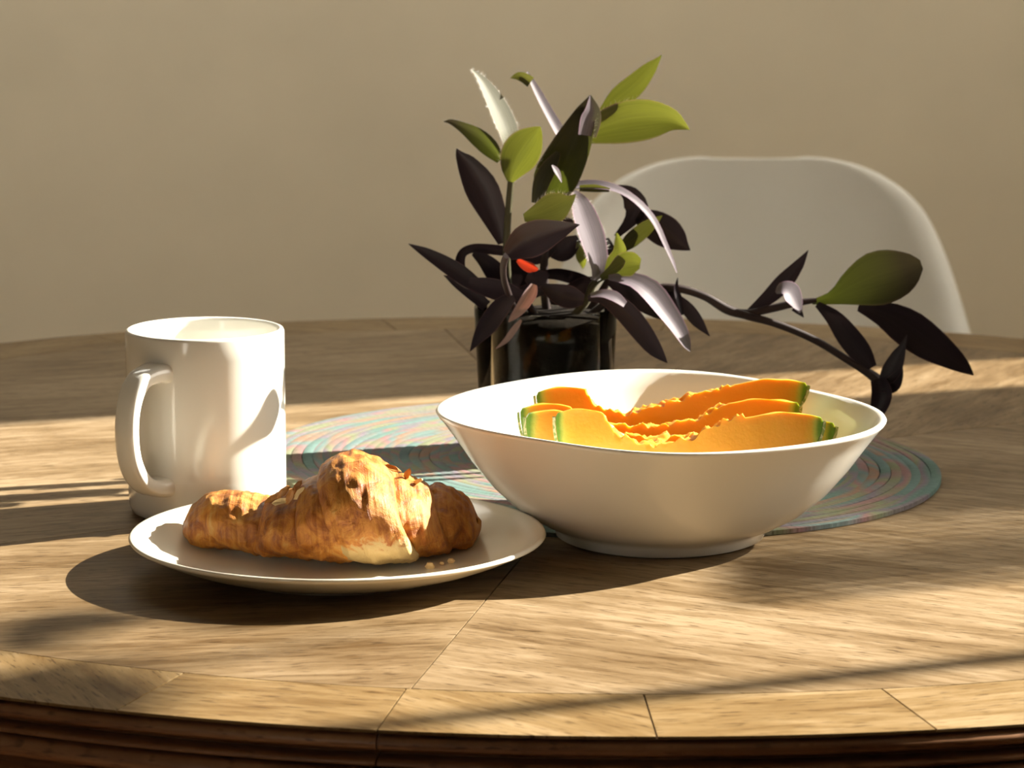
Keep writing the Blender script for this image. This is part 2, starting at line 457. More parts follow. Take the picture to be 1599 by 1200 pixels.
# border pieces: joints where the photograph shows them (about 11 degrees apart)
for i in range(NB):
    a0 = a_seam + 2 * math.pi * i / NB; a1 = a0 + 2 * math.pi / NB
    sector('border_segment', M['border'], a0, a1, BW - 0.0003, 0.0, 0.00035, TZ - 0.0012, TZ, (a0 + a1) / 2 + (math.pi / 2 if i % 3 else 0.9), EC, 6)
# reeded edge: four moulding lengths
prof = []
def reed(z0, z1, r0, out, n=6):
    for i in range(n + 1):
        t = math.pi * i / n
        prof.append((r0 + out * math.sin(t), z0 + (z1 - z0) * (1 - math.cos(t)) / 2))
prof.append((-0.0006, -0.0012)); prof.append((-0.0022, -0.0014)); prof.append((-0.0030, -0.0024))
reed(-0.0026, -0.0086, -0.0022, 0.0040, 8)
prof.append((-0.0060, -0.0094)); prof.append((-0.0066, -0.0112))
reed(-0.0114, -0.0146, -0.0012, 0.0042, 7)
prof.append((-0.0020, -0.0150))
reed(-0.0152, -0.0240, -0.0006, 0.0058, 10)
prof.append((-0.0060, -0.0252)); prof.append((-0.0075, -0.0275))
reed(-0.0280, -0.0400, -0.0070, 0.0080, 8)
prof.append((-0.03, -0.0420)); prof.append((-0.03, -0.0300)); prof.append((-0.012, -0.0290)); prof.append((-0.012, -0.0013))
for q in range(4):
    b0 = a_seam + q * math.pi / 2 + 0.0006; b1 = a_seam + (q + 1) * math.pi / 2 - 0.0006
    n = 48; v = []; uvs = []
    for i in range(n + 1):
        a = b0 + (b1 - b0) * i / n
        for k, z in prof:
            x, y = ell_at_angle(a, -k, EC); v.append((x, y, TZ + z)); uvs.append((a * 0.57 + q, z * 1.0 + k))
    npf = len(prof)
    f = grid_faces(n + 1, npf, cv=True); f += [tuple(range(npf)), tuple(range(n * npf, (n + 1) * npf))]
    mesh('edge_moulding', v, f, M['edge'], table, sharp=55, uvs=uvs)
# apron, pedestal and feet below the view
def ring_slab(name, k0, k1, z0, z1, mat):
    n = 64; v = []
    for k, z in ((k0, z0), (k1, z0), (k1, z1), (k0, z1)):
        for i in range(n):
            x, y = ell(2 * math.pi * i / n, k); v.append((x, y, z))
    f = []
    for r in range(4):
        for i in range(n): f.append((r * n + i, r * n + (i + 1) % n, ((r + 1) % 4) * n + (i + 1) % n, ((r + 1) % 4) * n + i))
    return mesh(name, v, f, mat, table, sharp=40, uvs=[(p[0], p[2]) for p in v])
cv_ = [(*ell(2 * math.pi * i / 96, 0.0125), z) for z in (TZ - 0.028, TZ - 0.0013) for i in range(96)]
mesh('core', cv_, grid_faces(2, 96, cv=True) + [tuple(range(96)), tuple(range(96, 192))], M['edge'], table, sharp=40, uvs=[(p[0], p[1]) for p in cv_])
ring_slab('apron', 0.09, 0.12, TZ - 0.10, TZ - 0.02, M['edge'])
pv, pf = lathe_data([(0.20, 0.71), (0.20, 0.728), (0.12, 0.70), (0.07, 0.62), (0.055, 0.5), (0.08, 0.38), (0.10, 0.30), (0.10, 0.22), (0.06, 0.18), (0.06, 0.14)], 32)
mesh('pedestal', [Vector((p[0] + EC.x, p[1] + EC.y, p[2])) for p in pv], pf, M['edge'], table, sharp=50, uvs=[(p[2], p[0]) for p in pv])
for i in range(4):
    a = math.radians(45 + 90 * i); d = Vector((math.cos(a), math.sin(a), 0)); c = Vector((EC.x, EC.y, 0))
    tube('foot', [c + d * 0.05 + Vector((0, 0, 0.2)), c + d * 0.2 + Vector((0, 0, 0.16)), c + d * 0.33 + Vector((0, 0, 0.07)), c + d * 0.42 + Vector((0, 0, 0.034))], [0.035, 0.032, 0.028, 0.030], M['edge'], table, res=12)

# ------------------------------------------------------------------ shell chair behind the table
CY, CX = 2.9, P(1175, 400, 2.9).x
ztop = P(1175, 247, CY).z
chair = thing('shell_chair', 'white moulded plastic shell chair standing behind the table', 'chair', (CX, CY - 0.25, 0))
def build_shell():
    # spine of the shell: (y, z, half width, edge curl forward/up)
    seat_z = 0.44
    sp = [(CY - 0.46, seat_z - 0.02, 0.19, 0.0), (CY - 0.44, seat_z, 0.215, 0.012), (CY - 0.34, seat_z - 0.01, 0.235, 0.05), (CY - 0.22, seat_z - 0.025, 0.24, 0.075),
          (CY - 0.12, seat_z - 0.005, 0.238, 0.085), (CY - 0.065, seat_z + 0.05, 0.233, 0.085), (CY - 0.04, seat_z + 0.12, 0.226, 0.075)]
    dzw = [(0.169, 0.208), (0.13, 0.198), (0.096, 0.187), (0.07, 0.176), (0.052, 0.167), (0.036, 0.153), (0.021, 0.133), (0.011, 0.112), (0.005, 0.092), (0.0015, 0.07), (0, 0.045)]
    for d, w in dzw:
        sp.append((CY - 0.02 + 0.02 * (1 - d / 0.169), ztop - d, w, 0.06 * (d / 0.169) ** 0.8))
    nu = 49; v = []
    for i, (y, z, w, curl) in enumerate(sp):
        a = sp[max(i - 1, 0)]; b = sp[min(i + 1, len(sp) - 1)]
        t = Vector((0, b[0] - a[0], b[1] - a[1])).normalized(); nrm = Vector((0, -t.z, t.y))
        if nrm.z < 0 and i < 4: nrm = -nrm
        for j in range(nu):
            s = -1 + 2 * j / (nu - 1)
            s2 = math.copysign(1 - (1 - abs(s)) ** 1.35, s)
            e = abs(s2); f_ = e ** 3.2 if e < 0.86 else 0.617 + 2.3 * (e - 0.86) - 19 * (e - 0.86) ** 2
            lift = curl * 1.25 * f_
            zz = 0.0
            if i > 8: zz = 0
            v.append(Vector((CX + w * s2, y, z)) + (Vector((0, -lift, 0)) if i > 6 else nrm * lift))
    o = mesh('shell', v, grid_faces(len(sp), nu), M['shell'], chair)
    so_ = o.modifiers.new('thickness', 'SOLIDIFY'); so_.thickness = 0.006; so_.offset = 0
    ss = o.modifiers.new('sub', 'SUBSURF'); ss.levels = 1; ss.render_levels = 2
build_shell()
for sx in (-1, 1):
    for sy in (-1, 1):
        top = Vector((CX + sx * 0.10, CY - 0.25 + sy * 0.09, 0.405)); bot = Vector((CX + sx * 0.22, CY - 0.25 + sy * 0.22, 0.004))
        tube('leg', [top, bot], [0.014, 0.011], M['dowel'], chair)
        tube('strut', [top.lerp(bot, 0.15), Vector((CX - sx * 0.10, CY - 0.25 + sy * 0.09, 0.40)).lerp(Vector((CX - sx * 0.22, CY - 0.25 + sy * 0.22, 0.004)), 0.45)], [0.004, 0.004], M['metal'], chair)

# ------------------------------------------------------------------ braided placemat
MC = Vector((0.0478, 1.6343)); MA, MB_, MPH = 0.2040, 0.1802, math.atan2(-0.8228, 0.5683)
mat_o = thing('placemat', 'oval coiled rope placemat in teal, pink and green stripes under the plant', 'placemat', (MC.x, MC.y, TZ))
def mat_rope():
    m, nt, b = mat_new('multicolour_rope')
    uv = N(nt, 'ShaderNodeUVMap'); oi = N(nt, 'ShaderNodeObjectInfo')
    sx = N(nt, 'ShaderNodeSeparateXYZ'); nt.links.new(uv.outputs[0], sx.inputs[0])
    cb = N(nt, 'ShaderNodeCombineXYZ'); nt.links.new(sx.outputs[0], cb.inputs[0])
    mr = N(nt, 'ShaderNodeMath', operation='MULTIPLY'); mr.inputs[1].default_value = 1.25
    nt.links.new(sx.outputs[1], mr.inputs[0]); nt.links.new(mr.outputs[0], cb.inputs[1])
    nz = N(nt, 'ShaderNodeTexNoise', ins={'Scale': 0.55, 'Detail': 2.0, 'Roughness': 0.6}); nt.links.new(cb.outputs[0], nz.inputs[0])
    st = [(0.30, (0.091, 0.140, 0.144)), (0.37, (0.128, 0.201, 0.189)), (0.42, (0.110, 0.177, 0.152)), (0.455, (0.183, 0.146, 0.177)), (0.49, (0.183, 0.201, 0.116)), (0.525, (0.250, 0.140, 0.140)), (0.555, (0.122, 0.195, 0.189)), (0.60, (0.256, 0.152, 0.104)), (0.66, (0.134, 0.201, 0.183)), (0.74, (0.207, 0.159, 0.201))]
    c = ramp(nt, nz.outputs['Fac'], st)
    mp = N(nt, 'ShaderNodeMapping'); mp.inputs['Scale'].default_value = (60, 5, 1); nt.links.new(uv.outputs[0], mp.inputs[0])
    n2 = N(nt, 'ShaderNodeTexNoise', ins={'Scale': 1.0, 'Detail': 3.0}); nt.links.new(mp.outputs[0], n2.inputs[0])
    g = ramp(nt, n2.outputs['Fac'], [(0.3, (0.75, 0.75, 0.75)), (0.7, (1.12, 1.12, 1.12))])
    mu = N(nt, 'ShaderNodeMixRGB', blend_type='MULTIPLY'); mu.inputs[0].default_value = 1; nt.links.new(c, mu.inputs[1]); nt.links.new(g, mu.inputs[2])
    nt.links.new(mu.outputs[0], b.inputs['Base Color'])
    b.inputs['Roughness'].default_value = 0.85; b.inputs['Specular IOR Level'].default_value = 0.15
    bp = N(nt, 'ShaderNodeBump', ins={'Strength': 0.5, 'Distance': 0.001}); nt.links.new(n2.outputs['Fac'], bp.inputs['Height']); nt.links.new(bp.outputs[0], b.inputs['Normal'])
    return m
M['rope'] = mat_rope()
NC = 34
for i in range(NC):
    k = (i + 0.5) / NC
    ra, rb = MA * k, MB_ * k
    wa, wb_ = MA / NC / 2 * 1.0, MB_ / NC / 2 * 1.0
    n = 120; v = []; uvs = []
    hz = 0.0026
    for j in range(n):
        t = 2 * math.pi * j / n
        ct, st = math.cos(t), math.sin(t)
        # slightly squared oval, a little wobble
        ct2 = math.copysign(abs(ct) ** 0.97, ct); st2 = math.copysign(abs(st) ** 0.97, st)
        wob = 1 + 0.004 * math.sin(5 * t + i)
        for (cr, cz) in ((-1, 0.90), (-0.6, 0.975), (0, 1.0), (0.6, 0.975), (1, 0.90), (1, 0.02), (-1, 0.02)):
            x = (ra + wa * cr) * ct2 * wob; y = (rb + wb_ * cr) * st2 * wob
            X = x * math.cos(MPH) - y * math.sin(MPH); Y = x * math.sin(MPH) + y * math.cos(MPH)
            v.append(Vector((MC.x + X, MC.y + Y, TZ + hz * cz + 0.0003))); 
            tt = abs(t / math.pi - 1) * 5.0
            uvs.append((tt + 0.18 * i, i * 1.0 + 0.06 * cr))
    c = mesh('rope_coil', v, grid_faces(n, 7, cu=True, cv=True), M['rope'], mat_o, uvs=uvs, sharp=70)

# ------------------------------------------------------------------ mug
MUG = Vector((-0.1592, 1.5093, TZ)); MR, MH = 0.0411, 0.0966
mug = thing('mug', 'white ceramic mug with C-shaped handle standing behind the plate', 'mug', MUG)
lathe('body', [(0.030, 0.0018), (0.032, 0.0), (0.0365, 0.0), (0.0395, 0.0015), (0.0408, 0.005), (MR, 0.012), (MR, 0.085), (MR, MH - 0.0018), (MR - 0.0006, MH - 0.0005), (MR - 0.0018, MH), (MR - 0.0030, MH - 0.0005), (MR - 0.0036, MH - 0.002),
               (MR - 0.0038, 0.080), (MR - 0.0040, 0.014), (0.034, 0.007), (0.028, 0.0055), (0.012, 0.005)], M['ceramic'], mug, 96, sharp=70)
def handle():
    phi = math.radians(-90 - 31)                       # direction the handle points
    d = Vector((math.cos(phi), math.sin(phi), 0)); s = Vector((-math.sin(phi), math.cos(phi), 0)); up = Vector((0, 0, 1))
    # centre line in the (outward, z) plane, with half width across and half thickness
    cl = [(0.0385, 0.0785, 0.0100, 0.0056), (0.046, 0.0788, 0.0084, 0.0046), (0.0545, 0.0772, 0.0070, 0.0042), (0.0605, 0.0720, 0.0064, 0.0040), (0.0645, 0.063, 0.0062, 0.0038),
          (0.0660, 0.052, 0.0062, 0.0038), (0.0648, 0.040, 0.0062, 0.0038), (0.0605, 0.0300, 0.0064, 0.0039), (0.0535, 0.0232, 0.0068, 0.0041), (0.046, 0.0202, 0.0080, 0.0046), (0.0385, 0.0198, 0.0100, 0.0056)]
    cl = catmull(cl, 36); n = 20; v = []
    for i, (r, z, hw, ht) in enumerate(cl):
        a = cl[max(i - 1, 0)]; b = cl[min(i + 1, len(cl) - 1)]
        t = (d * (b[0] - a[0]) + up * (b[1] - a[1])).normalized(); nn = s.cross(t)
        for j in range(n):
            q = 2 * math.pi * j / n; c_, s_ = math.cos(q), math.sin(q)
            c2 = math.copysign(abs(c_) ** 0.6, c_); s2 = math.copysign(abs(s_) ** 0.6, s_)
            v.append(MUG + d * r + up * z + s * hw * c2 + nn * ht * s2)
    f = grid_faces(len(cl), n, cv=True) + [tuple(range(n)), tuple(range((len(cl) - 1) * n, len(cl) * n))]
    mesh('handle', v, f, M['ceramic'], mug)
handle()

# ------------------------------------------------------------------ plate
PL = Vector((-0.0832, 1.377, TZ)); PR = 0.0995
plate = thing('plate', 'cream coupe plate holding the croissant', 'plate', PL)
lathe('dish', [(0.050, 0.0022), (0.052, 0.0), (0.0555, 0.0), (0.057, 0.0018), (0.066, 0.0034), (0.078, 0.0070), (0.088, 0.0110), (0.0965, 0.0150), (0.0990, 0.0163), (PR, 0.0172), (0.0988, 0.0181), (0.0972, 0.0180),
               (0.092, 0.0155), (0.084, 0.0118), (0.074, 0.0085), (0.062, 0.0066), (0.045, 0.0058), (0.01, 0.0055)], M['ceramic_cream'], plate, 128, sharp=70)

# ------------------------------------------------------------------ bowl
BC = Vector((0.0742, 1.4475, TZ))
rim_px = [(681, 650), (707, 630), (755, 611), (817, 600), (898, 591), (964, 586), (1031, 585), (1088, 587), (1135, 592), (1256, 616), (1325, 631), (1373, 648), (1387, 662), (1368, 679), (1325, 692), (1254, 704), (1135, 717), (1078, 719), (945, 709), (850, 699), (755, 681), (707, 669)]
BH = 0.060; BT = 0.024; BL = 0.0013
rp = []
for q in rim_px:
    w = T(q[0], q[1], BH - 0.001)
    for _ in range(4): w = T(q[0], q[1], BH + BL - 0.001 + BT * (w.y - BC.y))
    rp.append((math.atan2(w.y - BC.y, w.x - BC.x), math.hypot(w.x - BC.x, w.y - BC.y)))
# low-order Fourier fit of the rim outline (rounded square)
orders = [0, 1, 2, 3, 4]
cols = []
for a, r in rp:
    row = [1.0]
    for k in orders[1:]: row += [math.cos(k * a), math.sin(k * a)]
    cols.append(row)
import numpy as np
co = np.linalg.lstsq(np.array(cols), np.array([r for a, r in rp]), rcond=None)[0]
def rim_r(t):
    row = [1.0]
    for k in orders[1:]: row += [math.cos(k * t), math.sin(k * t)]
    return float(np.dot(co, row))
bowl = thing('bowl', 'white rounded-square ceramic bowl filled with melon slices', 'bowl', BC)
def bowl_mesh():
    R0 = 0.1125
    out = [(0.044, 0.0025), (0.046, 0.0), (0.0505, 0.0), (0.0525, 0.001), (0.0532, 0.0045), (0.0555, 0.0068), (0.062, 0.0092), (0.0735, 0.0155), (0.0850, 0.0255), (0.0955, 0.0380), (0.1040, 0.0500), (0.1100, 0.0580),
           (0.1118, 0.0598), (0.1125, 0.0612), (0.1118, 0.0622), (0.1100, 0.0622), (0.1078, 0.0608), (0.1020, 0.0530), (0.0930, 0.0410), (0.0820, 0.0290), (0.0700, 0.0190), (0.0560, 0.0130), (0.036, 0.0098), (0.01, 0.0092)]
    n = 128; v = []
    for r, z in out:
        for j in range(n):
            t = 2 * math.pi * j / n
            w = min(1, max(0, (r - 0.053) / (R0 - 0.053))); w = w * w * (3 - 2 * w)
            k = 1 + w * (rim_r(t) / R0 - 1)
            v.append((r * k * math.cos(t), r * k * math.sin(t), z))
    f = grid_faces(len(out), n, cv=True) + [tuple(range(n)), tuple(range((len(out) - 1) * n, len(out) * n))]
    mesh('basin', v, f, M['ceramic'], bowl, sharp=70, world_coords=False)
    bowl.location.z += BL; bowl.rotation_euler.x = BT      # its far side rests on the placemat
bowl_mesh()

# ------------------------------------------------------------------ melon slices
def melon_mats():
    m, nt, b = mat_new('melon_flesh')
    at = N(nt, 'ShaderNodeUVMap'); sx = N(nt, 'ShaderNodeSeparateXYZ'); nt.links.new(at.outputs[0], sx.inputs[0])
    tc = N(nt, 'ShaderNodeTexCoord')
    nz = N(nt, 'ShaderNodeTexNoise', ins={'Scale': 90.0, 'Detail': 4.0}); nt.links.new(tc.outputs['Object'], nz.inputs[0])
    ad = N(nt, 'ShaderNodeMath', operation='MULTIPLY_ADD'); ad.inputs[1].default_value = 0.05; nt.links.new(nz.outputs['Fac'], ad.inputs[0]); nt.links.new(sx.outputs[0], ad.inputs[2])
    c = ramp(nt, ad.outputs[0], [(0.0, (0.68, 0.315, 0.036)), (0.88, (0.68, 0.31, 0.033)), (0.94, (0.62, 0.35, 0.04)), (0.972, (0.42, 0.42, 0.07)), (1.0, (0.13, 0.24, 0.03))])
    nt.links.new(c, b.inputs['Base Color'])
    b.inputs['Roughness'].default_value = 0.36; b.inputs['Specular IOR Level'].default_value = 0.28
    b.inputs['Subsurface Weight'].default_value = 0.4
    b.inputs['Subsurface Radius'].default_value = (0.010, 0.006, 0.0015)
    b.inputs['Subsurface Scale'].default_value = 0.6
    n2 = N(nt, 'ShaderNodeTexNoise', ins={'Scale': 420.0, 'Detail': 3.0}); nt.links.new(tc.outputs['Object'], n2.inputs[0])
    bp = N(nt, 'ShaderNodeBump', ins={'Strength': 0.35, 'Distance': 0.0008}); nt.links.new(n2.outputs['Fac'], bp.inputs['Height']); nt.links.new(bp.outputs[0], b.inputs['Normal'])
    m2, nt, b = mat_new('melon_rind')
    tc = N(nt, 'ShaderNodeTexCoord'); vz = N(nt, 'ShaderNodeTexVoronoi', ins={'Scale': 260.0}); vz.feature = 'DISTANCE_TO_EDGE'
    nt.links.new(tc.outputs['Object'], vz.inputs['Vector'])
    c = ramp(nt, vz.outputs['Distance'], [(0.02, (0.50, 0.46, 0.26)), (0.12, (0.20, 0.27, 0.07))])
    nt.links.new(c, b.inputs['Base Color']); b.inputs['Roughness'].default_value = 0.7
    return m, m2
M['flesh'], M['rind'] = melon_mats()

def melon_slice(label, cl, cr, Y, zoff, depth, wedge, cav, lean, seed, yaw=0.0, tiltz=0.0):
    """a wedge lying on its rind: cl, cr = pixels of the two poles at depth Y; depth = rind radius; cav = (x0, x1, d) cavity span in -1..1 and depth"""
    pl, pr = P(*cl, Y), P(*cr, Y + yaw)
    c = (pl + pr) / 2 + Vector((0, 0, zoff)); a = (pr - pl).length / 2; ax = (pr - pl).normalized()
    root = thing('melon_slice', label, 'melon', c, 'melon slices in the bowl')
    side = Vector((0, 0, 1)).cross(ax).normalized(); up = ax.cross(side).normalized()   # side: away from camera
    rot = Matrix.Rotation(lean, 3, ax); side = rot @ side; up = rot @ up
    ns, nd, nt_ = 96, 9, 10
    rnd = random.Random(seed)
    def cavd(q):
        if q <= cav[0][0] or q >= cav[-1][0]: return 0.0
        for (qa, da), (qb, db) in zip(cav, cav[1:]):
            if qa <= q <= qb: return da + (db - da) * (q - qa) / (qb - qa)
        return 0.0
    def outer(t):     # t 0..pi ; blunt poles
        ct = math.cos(t); st = math.sin(t)
        e1, e2 = (0.98, 0.76) if ct > 0 else (1.45, 0.95)      # the right tip slants in more
        return -a * math.copysign(abs(ct) ** e1, ct), depth * st ** e2 if st > 1e-6 else 0.0
    def inner(i):
        x = -a + 2 * a * i / ns; s = x / a
        d = cavd(s)
        if d > 0: return x, d
        e0, e1 = (-1.0, cav[0][0]) if s < 0 else (cav[-1][0], 1.0)       # blunt shoulders bulge a little
        return x * 0.985, -0.0022 * math.sin(math.pi * min(1, max(0, (s - e0) / (e1 - e0))))
    def half(d):      # half thickness at depth d below the axis
        return 0.0042 + wedge * max(d, 0.0)
    v = []; uv = []
    # cross-section loops along the slice: inner edge -> front face -> rind -> back face -> inner edge
    for i in range(ns + 1):
        t = math.pi * i / ns
        xo, do = outer(t); xi, di = inner(i)
        if do < di + 0.002: do = di + 0.002
        loop = []
        for j in range(nd + 1):
            s = j / nd; x = xi + (xo - xi) * s; d = di + (do - di) * s
            loop.append((x, d, -half(d)))
        for j in range(1, nt_):
            s = -1 + 2 * j / nt_; loop.append((xo, do + 0.0 * s, half(do) * s))
        for j in range(nd, -1, -1):
            s = j / nd; x = xi + (xo - xi) * s; d = di + (do - di) * s
            loop.append((x, d, half(d)))
        for j in range(1, nt_):
            s = 1 - 2 * j / nt_; loop.append((xi, di, half(di) * s))
        incav = di > 0.001
        for k, (x, d, w) in enumerate(loop):
            p = c + ax * x - up * d + side * w
            rr = ((abs(x) / a) ** 3.2 + abs(d / depth) ** 3.2) ** (1 / 3.2)
            # wobble and the pulpy seed cavity
            nf = noise.noise(p * 120 + Vector((seed, 0, 0))) * 0.0007
            if incav and (k > 2 * nd + nt_ or k < 1 or k == 2 * nd + nt_):
                nf += noise.noise(p * 260 + Vector((seed * 3, 1, 0))) * 0.0032 + abs(noise.noise(p * 480)) * 0.0022
            p = p + up * nf + side * noise.noise(p * 90 + Vector((7, seed, 0))) * 0.0005
            v.append(p); uv.append((min(rr, 1.0), 0))
    L = 2 * (nd + 1) + 2 * (nt_ - 1)
    f = grid_faces(ns + 1, L, cv=True) + [tuple(range(L)), tuple(range(ns * L, (ns + 1) * L))]
    mesh('flesh', v, f, M['flesh'], root, uvs=uv, sharp=50)
    # thin rind over the outside
    v = []; n2 = nt_ + 1
    for i in range(ns + 1):
        xo, do = outer(math.pi * i / ns)
        xi, di = inner(i)
        if do < di + 0.002: do = di + 0.002
        tx, td = xo / a, do / depth; l = math.hypot(tx, td)
        for sgn in (0.0002, 0.0016):
            for j in range(n2):
                s = -1 + 2 * j / nt_
                v.append(c + ax * (xo + sgn * tx / l) - up * (do + sgn * td / l) + side * half(do) * s * 0.98)
    f = []
    R = 2 * n2
    for i in range(ns):
        for j in range(nt_):
            f.append((i * R + j, i * R + j + 1, (i + 1) * R + j + 1, (i + 1) * R + j)); f.append((i * R + n2 + j, i * R + n2 + j + 1, (i + 1) * R + n2 + j + 1, (i + 1) * R + n2 + j))
        for j in (0, nt_): f.append((i * R + j, i * R + n2 + j, (i + 1) * R + n2 + j, (i + 1) * R + j))
    for i in (0, ns):
        for j in range(nt_): f.append((i * R + j, i * R + j + 1, i * R + n2 + j + 1, i * R + n2 + j))
    mesh('rind', v, f, M['rind'], root, sharp=50)
    return root
CA = [(-0.646, 0), (-0.62, 0.0045), (-0.56, 0.0088), (-0.46, 0.0128), (-0.36, 0.0148), (-0.26, 0.0155), (-0.1, 0.0145), (0.08, 0.0095), (0.28, 0.0032), (0.42, 0.0008), (0.50, 0)]
CB = [(-0.70, 0), (-0.67, 0.004), (-0.6, 0.0078), (-0.45, 0.0098), (-0.25, 0.0104), (0.0, 0.0100), (0.15, 0.0072), (0.3, 0.003), (0.45, 0)]
CD = [(-0.64, 0), (-0.6, 0.0055), (-0.5, 0.0095), (-0.3, 0.0108), (0.05, 0.0108), (0.25, 0.0085), (0.38, 0.0040), (0.49, 0)]
CC = [(-0.63, 0), (-0.60, 0.0065), (-0.5, 0.0122), (-0.35, 0.0128), (0.0, 0.0085), (0.3, 0.0032), (0.45, 0.0006), (0.47, 0)]
melon_slice('front melon slice against the near rim of the bowl, wide cut face showing', (868, 645), (1284, 652), 1.4205, 0, 0.046, 0.09, CA, math.radians(-8), 1)
melon_slice('second melon slice, right end poking out low behind the front slice', (822, 646), (1303, 661), 1.4415, 0, 0.045, 0.09, CB, math.radians(-8), 2)
melon_slice('third melon slice, green right end just below the raised back slice', (812, 638), (1247, 629), 1.4625, 0, 0.043, 0.09, CD, math.radians(-8), 3)
melon_slice('raised melon slice at the back of the bowl, highest of all', (837, 612), (1259, 597), 1.4850, 0, 0.036, 0.09, CC, math.radians(-8), 4)

# ------------------------------------------------------------------ croissant
def pastry_mat(pale=False):
    m, nt, b = mat_new('baked_pastry')
    uv = N(nt, 'ShaderNodeUVMap'); tc = N(nt, 'ShaderNodeTexCoord'); oi = N(nt, 'ShaderNodeObjectInfo')
    ofs = N(nt, 'ShaderNodeVectorMath', operation='ADD'); nt.links.new(tc.outputs['Object'], ofs.inputs[0])
    n1 = N(nt, 'ShaderNodeTexNoise', ins={'Scale': 92.0, 'Detail': 7.0, 'Roughness': 0.68, 'Distortion': 0.9}); nt.links.new(ofs.outputs[0], n1.inputs[0])
    mp = N(nt, 'ShaderNodeMapping'); mp.inputs['Scale'].default_value = (420, 14, 1); nt.links.new(uv.outputs[0], mp.inputs[0])
    n2 = N(nt, 'ShaderNodeTexNoise', ins={'Scale': 1.0, 'Detail': 4.0, 'Roughness': 0.6}); nt.links.new(mp.outputs[0], n2.inputs[0])
    mx = N(nt, 'ShaderNodeMath', operation='MULTIPLY_ADD'); mx.inputs[1].default_value = 0.30; nt.links.new(n2.outputs['Fac'], mx.inputs[0])
    m1 = N(nt, 'ShaderNodeMath', operation='MULTIPLY'); m1.inputs[1].default_value = 0.70; nt.links.new(n1.outputs['Fac'], m1.inputs[0]); nt.links.new(m1.outputs[0], mx.inputs[2])
    c = ramp(nt, mx.outputs[0], [(0.33, (0.16, 0.042, 0.008)), (0.44, (0.30, 0.095, 0.016)), (0.53, (0.45, 0.175, 0.030)), (0.60, (0.49, 0.235, 0.052)), (0.69, (0.52, 0.32, 0.12))])
    if pale:     # the under-baked lower front of the middle roll
        sz = N(nt, 'ShaderNodeSeparateXYZ'); nt.links.new(tc.outputs['Object'], sz.inputs[0])
        za = N(nt, 'ShaderNodeMath', operation='MULTIPLY_ADD'); za.inputs[1].default_value = -0.034; nt.links.new(n1.outputs['Fac'], za.inputs[0]); nt.links.new(sz.outputs[2], za.inputs[2])
        xa = N(nt, 'ShaderNodeMath', operation='MULTIPLY_ADD'); xa.inputs[1].default_value = -0.16; xa.inputs[2].default_value = 0.0068; nt.links.new(sz.outputs[0], xa.inputs[0])
        zz = N(nt, 'ShaderNodeMath', operation='ADD'); nt.links.new(za.outputs[0], zz.inputs[0]); nt.links.new(xa.outputs[0], zz.inputs[1])
        f = ramp(nt, zz.outputs[0], [(0.0, (1, 1, 1)), (0.0035, (0, 0, 0))])
        mxp = N(nt, 'ShaderNodeMixRGB'); nt.links.new(f, mxp.inputs[0]); nt.links.new(c, mxp.inputs[1]); mxp.inputs[2].default_value = (0.44, 0.30, 0.125, 1)
        c = mxp.outputs[0]
    nt.links.new(c, b.inputs['Base Color'])
    r = ramp(nt, n1.outputs['Fac'], [(0.35, (0.40, 0.40, 0.40)), (0.65, (0.62, 0.62, 0.62))]); nt.links.new(r, b.inputs['Roughness'])
    b.inputs['Specular IOR Level'].default_value = 0.3
    bp = N(nt, 'ShaderNodeBump', ins={'Strength': 0.9, 'Distance': 0.0022}); nt.links.new(mx.outputs[0], bp.inputs['Height']); nt.links.new(bp.outputs[0], b.inputs['Normal'])
    return m
M['pastry'] = pastry_mat(); M['pastry_pale'] = pastry_mat(True)
M['crumb'] = plain('pale_pastry_crumb', (0.75, 0.55, 0.28), 0.6, 0.4, 0.6, 300)
M['flake'] = plain('golden_pastry_flake', (0.46, 0.20, 0.05), 0.4, 0.5, 0.6, 300)
cro = thing('croissant', 'golden brown flaky croissant lying on the cream plate', 'croissant', (PL.x, PL.y, TZ + 0.0062))
ZP = 0.0070
def dish_top(x, y):
    r = math.hypot(x - PL.x, y - PL.y)
    pr = [(0.0, 0.0055), (0.045, 0.0058), (0.062, 0.0066), (0.074, 0.0085), (0.084, 0.0118), (0.092, 0.0155), (0.0972, 0.0180)]
    for (a, za), (b, zb) in zip(pr, pr[1:]):
        if r <= b: return za + (zb - za) * (r - a) / (b - a)
    return 0.018
